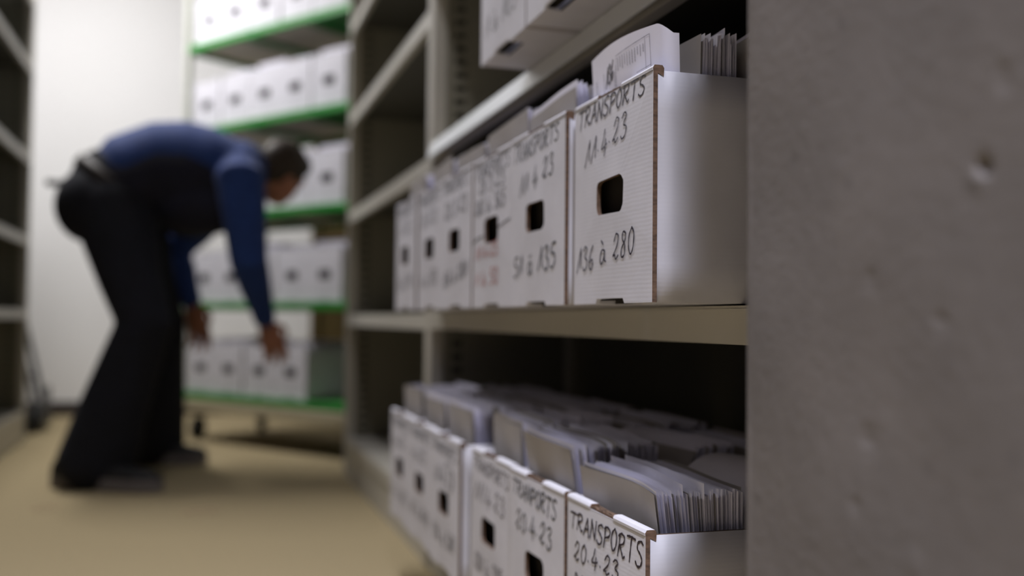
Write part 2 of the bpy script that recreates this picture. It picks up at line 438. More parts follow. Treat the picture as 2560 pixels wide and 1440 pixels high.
def strokes(text, u0, z0, u1, z1, h0, h1, slant=0.0, jit=0.03, rnd=None):
    """polylines in (u, z): text runs from (u0,z0) to (u1,z1), letters grow from h0 to h1"""
    rnd = rnd or random
    tot = sum(G[c][1]+.10 for c in text)
    out = []; x = 0.0
    for c in text:
        g, w = G[c]
        t = x/tot; h = h0+(h1-h0)*t
        sc = (u1-u0)/tot
        bu = u0+(u1-u0)*t; bz = z0+(z1-z0)*t + rnd.uniform(-jit, jit)*h
        for pl in g:
            pts = [Vector((bu+px*sc+slant*py*h, bz+py*h+(z1-z0)/tot*px, 0)) for px, py in pl]
            out.append(catmull(pts, 5))
        x += w+.10
    return out

def ribbon(bm, pl, width, f, mi=0):
    """flat pen stroke laid on a surface: f maps (u, z) to a point"""
    n = len(pl); L = []; Rr = []
    for i, p in enumerate(pl):
        d = pl[min(i+1, n-1)]-pl[max(i-1, 0)]
        if d.length < 1e-9: d = Vector((1, 0, 0))
        d.normalize(); nn = Vector((-d.y, d.x, 0))
        w = width*(0.5+0.12*sin(i*1.3+p.x*200))
        L.append(bm.verts.new(f(p+nn*w))); Rr.append(bm.verts.new(f(p-nn*w)))
    for i in range(n-1):
        fc = bm.faces.new((L[i], L[i+1], Rr[i+1], Rr[i])); fc.material_index = mi
    for p, d in ((pl[0], -1), (pl[-1], 1)):
        vs = [bm.verts.new(f(p+Vector((cos(2*pi*k/8), sin(2*pi*k/8), 0))*width*0.5)) for k in range(8)]
        fc = bm.faces.new(vs); fc.material_index = mi

# ------------------------------------------------------------------ archive box
RT = 0.0125
FT = 0.0050     # folded double front wall
def rounded_rect(cu, cz, w, h, r, n=5, wob=0.0, rnd=None):
    pts = []
    for qx, qz, a0 in ((1, 1, 0), (-1, 1, 90), (-1, -1, 180), (1, -1, 270)):
        for k in range(n+1):
            a = radians(a0+90*k/n)
            pts.append([cu+qx*(w/2-r)+r*cos(a), cz+qz*(h/2-r)+r*sin(a)])
    if wob:
        for p in pts:
            p[0] += rnd.uniform(-wob, wob); p[1] += rnd.uniform(-wob, wob)
    return pts

def build_box_meshes(Wd, H, D, seed, notch=True):
    """meshes of one open archive box. local: x into the box, y to the left as seen from the front, z up"""
    rnd = random.Random(seed)
    out = {}
    hw = Wd/2
    # front wall with hand hole
    def front(name, xf, xb, hole_dark):
        bm = bmesh.new()
        top = H-0.006
        outer = []
        nw = 0.036   # finger notch in the bottom edge
        outer += [(-hw, 0.0), (-hw+.03, 0.0), (-nw-.004, 0.0), (-nw, 0.0055), (0.0, 0.0058), (nw, 0.0055), (nw+.004, 0.0), (hw-.03, 0.0)]
        for i in range(8): outer.append((hw, top*i/8))
        for i in range(12): outer.append((hw-Wd*i/12, top))
        for i in range(8): outer.append((-hw, top-top*i/8))
        hole = rounded_rect(rnd.uniform(-.004, .004), H*0.497, 0.074, 0.039, 0.010, 4, 0.0009, rnd)
        def bulge(y, z): return -0.0022*(1-(2*y/Wd)**2)*sin(pi*min(1, z/H))
        loops = []
        for x in (xf, xb):
            vo = [bm.verts.new((x+bulge(y, z), y, z)) for y, z in outer]
            vi = [bm.verts.new((x+bulge(y, z), y, z)) for y, z in hole]
            es = [bm.edges.new((vo[i], vo[(i+1) % len(vo)])) for i in range(len(vo))]
            es += [bm.edges.new((vi[i], vi[(i+1) % len(vi)])) for i in range(len(vi))]
            r = bmesh.ops.triangle_fill(bm, edges=es, use_beauty=True)
            for f in r['geom']:
                if isinstance(f, bmesh.types.BMFace): f.material_index = 0 if x == xf else 1
            loops.append((vo, vi))
        (a, ai), (b, bi) = loops
        for L0, L1, k in ((a, b, 0), (ai, bi, 1)):
            n = len(L0)
            for i in range(n):
                f = bm.faces.new((L0[i], L0[(i+1) % n], L1[(i+1) % n], L1[i]))
                if k == 1: f.material_index = 1
                else:
                    y = (L0[i].co.y+L0[(i+1) % n].co.y)/2
                    f.material_index = 1 if abs(abs(y)-hw) < 1e-4 else 0
        me = bpy.data.meshes.new(name); bmesh.ops.recalc_face_normals(bm, faces=bm.faces); bm.to_mesh(me); bm.free()
        me.materials.append(M['card']); me.materials.append(M['kraft'] if not hole_dark else M['kraft_shade'])
        return me
    out['front_wall'] = front('front_wall', 0.0, FT, False)
    out['back_wall'] = front('back_wall', D-FT, D, False)
    # folded white rim with the torn brown slot in its middle
    n0, n1 = 0.17*Wd, -0.13*Wd
    for nm, (s0, s1) in (('folded_rim', (-hw, n1)), ('folded_rim_b', (n0, hw))):
        bm = bmesh.new(); rings = []
        for y in (s0, s0+0.002, s1-0.002, s1):
            k = 0.0006 if y in (s0, s1) else 0.0
            prof = [(-0.0008+k, H-0.0062), (-0.0010+k, H-0.0035), (0.0012, H-0.0008), (RT*0.4, H-k), (RT-0.0025, H-0.0008), (RT-k, H-0.0035), (RT-0.0004-k, H-0.012)]
            rings.append([bm.verts.new((px, y, pz)) for px, pz in prof])
        for a, b in zip(rings, rings[1:]):
            for k in range(len(a)-1): bm.faces.new((a[k], a[k+1], b[k+1], b[k]))
        f = bm.faces.new(rings[0]); f.material_index = 1
        f = bm.faces.new(rings[-1]); f.material_index = 1
        me = bpy.data.meshes.new('folded_rim'); bmesh.ops.recalc_face_normals(bm, faces=bm.faces); bm.to_mesh(me); bm.free()
        me.materials.append(M['card']); me.materials.append(M['kraft'])
        out[nm] = me
    bm = bmesh.new()   # raw corrugated edge in the slot: three thin ridges
    for k, x in enumerate((0.0006, 0.0042, 0.0080)):
        ys2 = [n1+0.0005+(n0-n1-0.001)*i/14 for i in range(15)]
        vs = []
        for i, y in enumerate(ys2):
            zz = H-0.0032+rnd.uniform(-0.0006, 0.0006)-(0.001 if i in (0, 14) else 0)
            vs.append([bm.verts.new((x, y, H-0.0062)), bm.verts.new((x, y, zz)), bm.verts.new((x+0.0028, y, zz)), bm.verts.new((x+0.0028, y, H-0.010))])
        for a, b in zip(vs, vs[1:]):
            for q in range(3): bm.faces.new((a[q], a[q+1], b[q+1], b[q]))
    me = bpy.data.meshes.new('torn_slot'); bmesh.ops.recalc_face_normals(bm, faces=bm.faces); bm.to_mesh(me); bm.free()
    me.materials.append(M['kraft']); out['torn_slot'] = me
    bm = bmesh.new()   # added near-black sheet standing in for the shade inside the hand hole
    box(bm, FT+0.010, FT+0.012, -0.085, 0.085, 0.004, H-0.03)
    me = bpy.data.meshes.new('hole_shade'); bmesh.ops.recalc_face_normals(bm, faces=bm.faces); bm.to_mesh(me); bm.free()
    me.materials.append(M['kraft_shade']); out['hole_shade'] = me
    # side walls
    for sgn in (1, -1):
        bm = bmesh.new()
        xs = [FT+(D-2*FT)*i/16 for i in range(17)]; zs2 = [0.0+(H-0.006)*j/6 for j in range(7)]
        L = {}
        for lay, off in ((0, hw-0.0008), (1, hw-0.0045)):
            for i, x in enumerate(xs):
                for j, z in enumerate(zs2):
                    bl = 0.0010*sin(pi*i/16)*sin(pi*(0.25+0.75*j/6))
                    L[lay, i, j] = bm.verts.new((x, sgn*(off-bl*(1.5)), z))
        for lay in (0, 1):
            for i in range(16):
                for j in range(6):
                    f = bm.faces.new((L[lay, i, j], L[lay, i+1, j], L[lay, i+1, j+1], L[lay, i, j+1])); f.material_index = 0
        for i in range(16):
            for j in (0, 6):
                f = bm.faces.new((L[0, i, j], L[0, i+1, j], L[1, i+1, j], L[1, i, j])); f.material_index = 1
        for i in (0, 16):
            for j in range(6):
                f = bm.faces.new((L[0, i, j], L[0, i, j+1], L[1, i, j+1], L[1, i, j])); f.material_index = 1
        nm = 'side_wall' if sgn == 1 else 'side_wall_b'
        me = bpy.data.meshes.new('side_wall'); bmesh.ops.recalc_face_normals(bm, faces=bm.faces); bm.to_mesh(me); bm.free()
        me.materials.append(M['card']); me.materials.append(M['kraft'])
        for p in me.polygons: p.use_smooth = True
        out[nm] = me
    # bottom with finger slot at the front edge
    bm = bmesh.new()
    fs = box(bm, 0.024, D-FT, -hw+0.005, hw-0.005, 0.0, 0.004); fs[0].material_index = 1  # front edge of the slot painted near-black as its shade
    box(bm, FT, 0.024, 0.04, hw-0.005, 0.0, 0.004); box(bm, FT, 0.024, -hw+0.005, -0.04, 0.0, 0.004)
    me = bpy.data.meshes.new('bottom'); bmesh.ops.recalc_face_normals(bm, faces=bm.faces); bm.to_mesh(me); bm.free()
    me.materials.append(M['card']); me.materials.append(M['kraft_shade']); out['bottom'] = me
    return out

def place_box(meshes, loc, rz, label, group):
    t = thing('archive_box', label, 'box', loc, rz, group)
    for k, me in meshes.items():
        o = bpy.data.objects.new(k[:-2] if k.endswith('_b') else k, me); COL.objects.link(o); o.parent = t
    return t

def write(t, lines, name='handwriting', m='ink', W0=0.2165, seed=1):
    """lines: (text, u0, z0, u1, z1, h0, h1, pen) with u measured from the left edge of the front"""
    rnd = random.Random(seed)
    bm = bmesh.new()
    Hh = 0.238
    def f(p):
        y = W0/2-p.x; z = p.y
        b = -0.0022*(1-(2*y/W0)**2)*sin(pi*max(0, min(1, z/Hh)))
        return (-0.0004+b, y, z)
    for (text, u0, z0, u1, z1, h0, h1, pen) in lines:
        if isinstance(text, list):
            ribbon(bm, [Vector((a, b, 0)) for a, b in text], pen, f)
            continue
        for pl in strokes(text, u0, z0, u1, z1, h0, h1, 0.12, 0.05, rnd):
            ribbon(bm, pl, pen, f)
    return link(name, bm, M[m], t)

# ------------------------------------------------------------------ paper sheaves
def sheaf(name, loc, label, group, w, h, n, depth, lean=0.0, wave=0.004, hvar=0.006, seed=0, fan=0.0, front_shaded=True, slope=0.0, curl=0.0):
    """a block of upright sheets, facing -x; loc = front bottom centre"""
    rnd = random.Random(seed)
    bm = bmesh.new()
    nu, nv = 10, 5
    ph = rnd.uniform(0, 6)
    for k in range(n):
        q = k/max(1, n-1)
        x0 = depth*q
        hh = h+rnd.uniform(-hvar, hvar)+(rnd.random() < .08)*0.006
        dy = rnd.uniform(-0.0025, 0.0025); ww = w-abs(rnd.gauss(0, 0.002))
        am = wave*(0.6+0.4*sin(q*5+ph)); p2 = ph+q*2.2
        tw = rnd.uniform(-0.0012, 0.0012)
        vs = []
        for i in range(nu+1):
            u = -0.5+i/nu
            col = []
            for j in range(nv+1):
                v = j/nv
                xx = x0+v*v*(lean+fan*(q-0.4))+v*am*sin(u*5.2+p2)+tw*u*v*4 + curl*v*v*v*max(0, u)*2
                zz = hh*v+v*slope*u*w-abs(curl)*v*v*max(0, u)*0.3
                col.append(bm.verts.new((xx, -(u*ww)+dy, zz)))
            vs.append(col)
        warm = (front_shaded and k < 2) or rnd.random() < 0.10  # front sheets take the shade-darkened paper, plus a few at random
        for i in range(nu):
            for j in range(nv):
                f = bm.faces.new((vs[i][j], vs[i+1][j], vs[i+1][j+1], vs[i][j+1])); f.material_index = 1 if warm else 0
                f.smooth = True
    o = link(name, bm, [M['paper'], M['paper_warm_shaded']], None)
    o.location = loc
    tag(o, label, 'papers', group)
    return o

# ------------------------------------------------------------------ boxes on the packed bay
BW, BH, BD = 0.2165, 0.238, 0.34
FX = 0.42
MESH = [build_box_meshes(BW, BH, BD, 100+i) for i in range(4)]
GU, GL, GT = 'boxes on the middle shelf', 'boxes on the bottom shelf', 'boxes on the upper shelf'
# (front right edge y, x offset, label)
upper = [
 (0.899, 0.006, 'white cardboard box marked 136 à 280, nearest the pillar on the middle shelf'),
 (1.133, 0.000, 'white cardboard box marked 51 à 135, second from the pillar on the middle shelf'),
 (1.351, 0.002, 'white cardboard box with red numbers and a line at its hand hole, middle shelf'),
 (1.569, 0.000, 'white cardboard box left of the red-numbered box, fourth from the pillar, middle shelf'),
 (1.787, 0.003, 'white cardboard box fifth from the pillar on the middle shelf'),
 (2.010, 0.000, 'white cardboard box at the far end of the middle shelf row'),
]
UB = []
for i, (y, dx, lb) in enumerate(upper):
    UB.append(place_box(MESH[i % 4], (FX+dx, y+BW/2, 0.609), 0, lb, GU))
lower = [
 (0.898, 0.000, 'white cardboard box dated 20.4.23 in front of the pillar, bottom shelf'),
 (1.126, 0.000, 'white cardboard box marked TRANPORTS, second from the pillar on the bottom shelf'),
 (1.350, 0.004, 'white cardboard box dated 11.4.23, just right of the gap in the bottom row'),
 (1.615, -0.004, 'white cardboard box just left of the gap in the bottom row'),
 (1.834, 0.000, 'white cardboard box second from the far end of the bottom shelf'),
 (2.052, 0.002, 'white cardboard box at the far end of the bottom shelf row'),
]
LB = []
for i, (y, dx, lb) in enumerate(lower):
    LB.append(place_box(MESH[(i+1) % 4], (FX+dx, y+BW/2, 0.148), 0, lb, GL))
topb = [
 (1.352, 0.018, 'white cardboard box farthest along the upper shelf, overhanging its front edge'),
 (1.110, 0.018, 'white cardboard box overhanging the upper shelf, second from its free end'),
 (0.885, 0.018, 'white cardboard box overhanging the upper shelf closest to the pillar'),
]
TB = []
MT = build_box_meshes(0.238, 0.238, 0.34, 210)
for i, (y, dx, lb) in enumerate(topb):
    TB.append(place_box(MT if i < 2 else MESH[2], (FX+dx, y+(0.238 if i < 2 else BW)/2, 1.012), 0, lb, GT))

# handwriting (u from the left edge, z from the box bottom)
write(UB[0], [('TRANSPORTS', 0.012, 0.206, 0.200, 0.213, 0.022, 0.019, 0.0023),
              ('11.4.23', 0.036, 0.158, 0.158, 0.178, 0.028, 0.027, 0.0019),
              ('136 a 280', 0.010, 0.036, 0.178, 0.052, 0.027, 0.028, 0.0021)], seed=1)
write(UB[1], [('TRANSPORTS', 0.008, 0.199, 0.196, 0.206, 0.026, 0.021, 0.0022),
              ('11 4 23', 0.040, 0.150, 0.180, 0.166, 0.028, 0.027, 0.0021),
              ('51 y 135', 0.012, 0.040, 0.190, 0.048, 0.027, 0.032, 0.0024)], m='ink_blue', seed=2)
write(UB[2], [('TRANSPORTS', 0.012, 0.204, 0.200, 0.206, 0.024, 0.022, 0.0022),
              ('28.3.23', 0.036, 0.178, 0.180, 0.182, 0.022, 0.023, 0.0021),
              ('282 a 365', 0.016, 0.146, 0.182, 0.150, 0.022, 0.027, 0.0022),
              ([(0.0, 0.104), (0.03, 0.110), (0.066, 0.112)], 0, 0, 0, 0, 0, 0, 0.0022),
              ([(0.150, 0.119), (0.18, 0.124), (0.205, 0.127)], 0, 0, 0, 0, 0, 0, 0.0022)], m='ink_blue', seed=3)
tag(write(UB[2], [('11.4.23', 0.020, 0.076, 0.150, 0.078, 0.021, 0.022, 0.0022),
                  ('1 a 50', 0.020, 0.034, 0.150, 0.036, 0.020, 0.027, 0.0022)], name='red_handwriting', m='ink_red', seed=4), 'red handwriting')
write(UB[3], [('TRANSPORTS', 0.010, 0.204, 0.198, 0.207, 0.022, 0.022, 0.0022),
              ('28.3.23', 0.030, 0.158, 0.190, 0.166, 0.030, 0.028, 0.0024),
              ('156 a 281', 0.020, 0.036, 0.194, 0.056, 0.026, 0.026, 0.0026)], m='ink_blue', seed=5)
write(UB[4], [('TRANSPORTS', 0.010, 0.204, 0.198, 0.205, 0.022, 0.022, 0.0022),
              ('28.3.23', 0.036, 0.162, 0.170, 0.166, 0.028, 0.028, 0.0022),
              ('1 a 155', 0.030, 0.040, 0.180, 0.050, 0.026, 0.026, 0.0022)], m='ink_blue', seed=6)
write(UB[5], [('TRANSPORTS', 0.010, 0.204, 0.198, 0.205, 0.022, 0.022, 0.0022),
              ('27.3.23', 0.036, 0.162, 0.170, 0.166, 0.028, 0.028, 0.0022),
              ('51 a 90', 0.030, 0.040, 0.180, 0.050, 0.026, 0.026, 0.0022)], m='ink_blue', seed=7)
write(LB[0], [('TRANSPORTS', 0.010, 0.201, 0.213, 0.198, 0.018, 0.027, 0.0026),
              ('20.4.23', 0.024, 0.165, 0.158, 0.174, 0.022, 0.020, 0.0024),
              ('81 a 140', 0.024, 0.130, 0.150, 0.132, 0.022, 0.024, 0.0024)], seed=8)
write(LB[1], [('TRANPORTS', 0.012, 0.204, 0.192, 0.196, 0.019, 0.026, 0.0026),
              ('20.4.23', 0.030, 0.158, 0.180, 0.158, 0.026, 0.028, 0.0025),
              ('1 a 80', 0.040, 0.050, 0.170, 0.050, 0.026, 0.028, 0.0025)], m='ink_blue', seed=9)
write(LB[2], [('TRANSPORTS', 0.014, 0.206, 0.206, 0.198, 0.018, 0.022, 0.0021),
              ('11/4.23', 0.020, 0.158, 0.190, 0.156, 0.030, 0.028, 0.0020),
              ('281 a 395', 0.026, 0.050, 0.180, 0.050, 0.026, 0.028, 0.0022)], seed=10)
write(LB[3], [('TRANSPORTS', 0.014, 0.206, 0.206, 0.198, 0.018, 0.022, 0.0022),
              ('11.4.23', 0.040, 0.150, 0.180, 0.152, 0.030, 0.028, 0.0021),
              ([(0.108, 0.145), (0.14, 0.138), (0.172, 0.148), (0.18, 0.170), (0.16, 0.190), (0.125, 0.190), (0.105, 0.170), (0.108, 0.145)], 0, 0, 0, 0, 0, 0, 0.0018),
              ('396 a 510', 0.026, 0.045, 0.190, 0.046, 0.026, 0.030, 0.0024)], m='ink_blue', seed=11)
write(LB[4], [('TRANSPORTS', 0.014, 0.206, 0.206, 0.200, 0.018, 0.022, 0.0022),
              ('4.4.23', 0.030, 0.160, 0.160, 0.160, 0.026, 0.028, 0.0022),
              ('61 a 140', 0.020, 0.050, 0.190, 0.045, 0.026, 0.030, 0.0024)], m='ink_blue', seed=12)
write(LB[5], [('TRANSPORTS', 0.014, 0.206, 0.206, 0.200, 0.018, 0.022, 0.0022),
              ('4.4.23', 0.030, 0.160, 0.160, 0.160, 0.026, 0.028, 0.0022),
              ('1 a 60', 0.020, 0.050, 0.190, 0.045, 0.026, 0.030, 0.0024)], m='ink_blue', seed=13)
write(TB[0], [('TRANSPORTS', 0.014, 0.206, 0.216, 0.210, 0.020, 0.022, 0.0022),
              ('20.3.23', 0.04, 0.160, 0.190, 0.165, 0.026, 0.028, 0.0022),
              ('1 a 105', 0.030, 0.036, 0.200, 0.044, 0.034, 0.034, 0.0022)], W0=0.238, m='ink_blue', seed=14)
write(TB[1], [('TRANSPORTS', 0.014, 0.206, 0.216, 0.210, 0.020, 0.022, 0.0022),
              ('21.3.23', 0.04, 0.160, 0.190, 0.165, 0.026, 0.028, 0.0022),
              ('106 a 190', 0.060, 0.036, 0.200, 0.042, 0.028, 0.028, 0.0022)], W0=0.238, m='ink_blue', seed=15)
write(TB[2], [('TRANSPORTS', 0.014, 0.206, 0.200, 0.210, 0.020, 0.022, 0.0022)], m='ink_blue', seed=16)

# papers standing in the boxes
GP = 'paper sheaves standing in the boxes'
def fill(t, k, who, specs):
    x, y, z = t.location
    for q, (x0, dep, n, h, kw) in enumerate(specs):
        pos = 'front' if q == 0 else 'rear' if q == len(specs)-1 else 'middle'
        sheaf('paper_sheaf', (x+x0, y+kw.pop('oy', 0.0), z+0.0045), f'{pos} sheaf of white papers in {who}', GP,
              kw.pop('w', 0.192), h, n, dep, seed=k*10+q, **kw)
def arch_sheaf(t, x0, x1, n, h, w, label, seed):
    """sheets folded over so that their tops make nested loops"""
    rnd = random.Random(seed); bm = bmesh.new(); R0 = (x1-x0)/2; cx = (x0+x1)/2
    for k in range(n):
        r = R0*(1-0.80*k/n)
        hh = h-0.001*k; ww = w-rnd.uniform(0, .012); dy = rnd.uniform(-.004, .004); sh = rnd.uniform(-.3, .3)*R0*k/n
        path = [(-r*0.55, 0.0), (-r*0.8, hh*0.5)]+[(-r*cos(pi*q/10), hh-r*.75+r*.75*sin(pi*q/10)) for q in range(11)]+[(r*0.8, hh*0.5), (r*0.55, 0.0)]
        rows = []
        for (px, pz) in path:
            rows.append([bm.verts.new((cx+px+sh*pz/hh, -ww/2+ww*i/6+dy, pz-0.010*(i/6.0-0.5)**2)) for i in range(7)])
        for a, b in zip(rows, rows[1:]):
            for i in range(6):
                f = bm.faces.new((a[i], a[i+1], b[i+1], b[i])); f.smooth = True
    o = link('paper_sheaf', bm, M['paper'], None)
    o.location = (t.location.x, t.location.y, t.location.z+0.0045)
    return tag(o, label, 'papers', GP)
who_u = ['the box marked 136 à 280', 'the box marked 51 à 135', 'the red-numbered box', 'the middle shelf box left of the red-numbered one',
         'the middle shelf box fifth from the pillar', 'the far end box of the middle shelf']
fill(UB[0], 0, who_u[0], [(0.054, 0.045, 34, 0.268, dict(lean=0.002, hvar=0.008, w=0.196)), (0.110, 0.085, 40, 0.266, dict(lean=0.004, hvar=0.012, w=0.196)), (0.210, 0.10, 40, 0.262, dict(lean=0.008, hvar=0.008))])
fill(UB[1], 1, who_u[1], [(0.026, 0.085, 60, 0.266, dict(lean=-0.006, slope=0.03, hvar=0.009, w=0.186, oy=0.004)), (0.130, 0.090, 50, 0.276, dict(lean=0.002, hvar=0.010)), (0.235, 0.08, 30, 0.268, dict(lean=0.008))])
fill(UB[2], 2, who_u[2], [(0.030, 0.120, 60, 0.276, dict(lean=-0.008, slope=0.04)), (0.165, 0.14, 50, 0.270, dict(lean=0.004))])
fill(UB[3], 3, who_u[3], [(0.032, 0.120, 50, 0.268, dict(lean=-0.008, slope=-0.03)), (0.165, 0.14, 40, 0.268, dict(lean=0.004))])
fill(UB[4], 4, who_u[4], [(0.032, 0.120, 40, 0.272, dict(lean=-0.008)), (0.165, 0.14, 40, 0.268, dict(lean=0.004))])
fill(UB[5], 5, who_u[5], [(0.032, 0.120, 40, 0.275, dict(lean=-0.008)), (0.165, 0.14, 40, 0.270, dict(lean=0.004))])
who_l = ['the bottom box nearest the pillar', 'the box marked TRANPORTS', 'the bottom box just right of the gap', 'the bottom box just left of the gap',
         'the bottom shelf box second from the far end', 'the far end box of the bottom shelf']
fill(LB[0], 10, who_l[0], [(0.036, 0.080, 75, 0.266, dict(lean=-0.010, wave=0.007, slope=-0.02, fan=0.02, hvar=0.004)),
                           (0.258, 0.055, 30, 0.268, dict(lean=0.004, wave=0.006, hvar=0.010))])
arch_sheaf(LB[0], 0.136, 0.242, 16, 0.281, 0.176, 'curled-over sheets making loops in the bottom box nearest the pillar', 91)
fill(LB[1], 11, who_l[1], [(0.034, 0.090, 70, 0.284, dict(lean=-0.012, wave=0.008, slope=-0.03, fan=0.03, w=0.180, oy=-0.004)),
                           (0.152, 0.062, 50, 0.280, dict(lean=0.006, wave=0.008, curl=0.02)),
                           (0.258, 0.055, 30, 0.272, dict(lean=0.004))])
fill(LB[2], 12, who_l[2], [(0.034, 0.130, 80, 0.286, dict(lean=-0.008, wave=0.006, w=0.170, oy=0.006)), (0.180, 0.13, 50, 0.278, dict(lean=0.01, wave=0.008))])
fill(LB[3], 13, who_l[3], [(0.034, 0.130, 70, 0.284, dict(lean=-0.008)), (0.180, 0.13, 50, 0.278, dict(lean=0.01, wave=0.008))])
fill(LB[4], 14, who_l[4], [(0.034, 0.130, 60, 0.282, dict(lean=-0.008)), (0.180, 0.13, 40, 0.278, dict(lean=0.01))])
fill(LB[5], 15, who_l[5], [(0.034, 0.130, 60, 0.282, dict(lean=-0.008)), (0.180, 0.13, 40, 0.278, dict(lean=0.01))])

# the printed form wrapped round the front papers of the nearest box
def form_point(s, v):
    """s = distance along the sheet from its left edge, v = height above the box floor (top ~0.287)"""
    L1, r = 0.184, 0.011
    a = 0.5*pi
    base_x = 0.452+0.006*sin(pi*min(1, s/L1))*-1.0
    yl = 1.103
    if s <= L1:
        x, y = base_x, yl-s
    elif s <= L1+r*a:
        t = (s-L1)/r
        x, y = 0.452+r*(1-cos(t)), yl-L1-r*sin(t)
    else:
        x, y = 0.452+r+(s-L1-r*a), yl-L1-r
    return Vector((x-0.010*v*v/0.08*(1.0 if s < L1 else max(0, 1-(s-L1)/0.03)), y, 0.6135+v))
def form_top(s):
    L1 = 0.184
    q = min(1, s/L1)
    c = max(0.0, s-(L1-0.006))
    return 0.287+0.004*sin(pi*q)-0.005*q-min(0.012, c*c*38)
bm = bmesh.new()
NS, NV = 44, 8
for k in range(9):
    vs = []
    for i in range(NS+1):
        s = (0.201-0.001*k)*i/NS
        col = []
        for j in range(NV+1):
            v = (form_top(s)-0.0016*k)*j/NV
            p = form_point(s, v); col.append(bm.verts.new((p.x+0.0016*k, p.y+(0.0016*k if s > 0.17 else 0.0016*k*s/0.17), p.z)))
        vs.append(col)
    for i in range(NS):
        for j in range(NV):
            f = bm.faces.new((vs[i][j], vs[i+1][j], vs[i+1][j+1], vs[i][j+1])); f.smooth = True
fo = link('printed_form', bm, [M['paper']], None)
tag(fo, 'folded printed form numbered 136 wrapped round the papers in the nearest middle shelf box', 'papers', GP)
def fpt(p):
    q = form_point(p.x, p.y); return (q.x-0.0005, q.y, q.z)
bm = bmesh.new()
def fl(a, b, wd, n=8):
    ribbon(bm, [Vector((a[0]+(b[0]-a[0])*i/n, a[1]+(b[1]-a[1])*i/n, 0)) for i in range(n+1)], wd, fpt)
T0, T1, VT, VB = 0.084, 0.164, 0.276, 0.226
fl((T0, VT-0.004), (T1, VT), 0.0006); fl((T1, VT), (T1, VB-0.01), 0.0006); fl((T1-0.010, VT-0.0005), (T1-0.010, VB-0.01), 0.0005)
fl((T0, VT-0.004), (T0, VT-0.020), 0.0004); fl((T1-0.03, VB+0.016), (T1, VB+0.018), 0.0005)
rr = random.Random(5)
for i in range(11):
    s = T0+0.005+i*0.0061
    z = VT-0.007
    for q in range(rr.randint(3, 5)):
        fl((s, z), (s+0.0001, z-0.0022), 0.0010, 2); z -= 0.0030
for cx_, n_ in ((0.014, 10), (0.019, 8), (0.044, 7), (0.078, 10), (0.082, 9)):
    z = 0.262-rr.uniform(0, .006)
    for q in range(n_):
        fl((cx_, z), (cx_+0.0002, z-rr.uniform(.0015, .0028)), 0.0011, 2); z -= 0.0036
fl((0.010, 0.246), (0.010, 0.218), 0.0005); fl((0.026, 0.246), (0.026, 0.218), 0.0004)
link('print', bm, M['print'], fo)
bm = bmesh.new()
for pl in strokes('136', 0.050, 0.243, 0.075, 0.250, 0.021, 0.021, 0.18, 0.03, random.Random(3)): ribbon(bm, pl, 0.0021, fpt)
link('handwriting', bm, M['ink'], fo)

# ------------------------------------------------------------------ wheeled trolley with green shelves
TH = radians(34.6)
TR = thing('wheeled_trolley', 'tall wheeled trolley with five green shelves of white boxes', 'trolley', (-0.10, 5.10, 0), TH)
# local: x into the rack, y to the left (front runs from y=0 to y=-TL)
TL, TD = 1.30, 0.50
SH = [0.23, 0.655, 1.07, 1.49, 1.905]
for (x, y) in ((0.015, -0.015), (0.015, -TL+0.015), (TD-0.015, -0.015), (TD-0.015, -TL+0.015)):
    bm = bmesh.new(); box(bm, x-0.015, x+0.015, y-0.015, y+0.015, 0.17, 2.32, bevel=0.004); link('post', bm, M['rackpost'], TR)
bm = bmesh.new()
for z in (2.30,):
    box(bm, 0.004, 0.026, -TL+0.03, -0.03, z-0.02, z); box(bm, TD-0.026, TD-0.004, -TL+0.03, -0.03, z-0.02, z)
    box(bm, 0.03, TD-0.03, -0.026, -0.004, z-0.02, z); box(bm, 0.03, TD-0.03, -TL+0.004, -TL+0.026, z-0.02, z)
link('top_frame', bm, M['rackpost'], TR)
for z in SH:
    bm = bmesh.new()
    box(bm, 0.0, 0.018, -TL+0.031, -0.031, z-0.030, z+0.004, bevel=0.002); box(bm, TD-0.018, TD, -TL+0.031, -0.031, z-0.030, z+0.004, bevel=0.002)
    box(bm, 0.031, TD-0.031, -0.020, -0.002, z-0.030, z+0.004); box(bm, 0.031, TD-0.031, -TL+0.002, -TL+0.020, z-0.030, z+0.004)
    for y in (-0.45, -0.88): box(bm, 0.018, TD-0.018, y-0.02, y+0.02, z-0.028, z-0.008)
    box(bm, 0.018, TD-0.018, -TL+0.02, -0.90, z-0.012, z-0.001)
    s = link('shelf', bm, M['green'], TR)
    bm = bmesh.new()
    box(bm, 0.0185, TD-0.0185, -0.899, -0.0205, z-0.0075, z-0.001)
    link('shelf_board', bm, M['board'], s)
bm = bmesh.new()
box(bm, -0.004, 0.03, -TL, 0.0, 0.148, 0.198, bevel=0.004); box(bm, TD-0.03, TD, -TL, 0.0, 0.148, 0.198, bevel=0.004)
box(bm, 0.03, TD-0.03, -0.035, 0.0, 0.148, 0.198); box(bm, 0.03, TD-0.03, -TL, -TL+0.035, 0.148, 0.198)
box(bm, 0.03, TD-0.03, -TL/2-0.02, -TL/2+0.02, 0.150, 0.196)
link('base_frame', bm, M['frame'], TR)
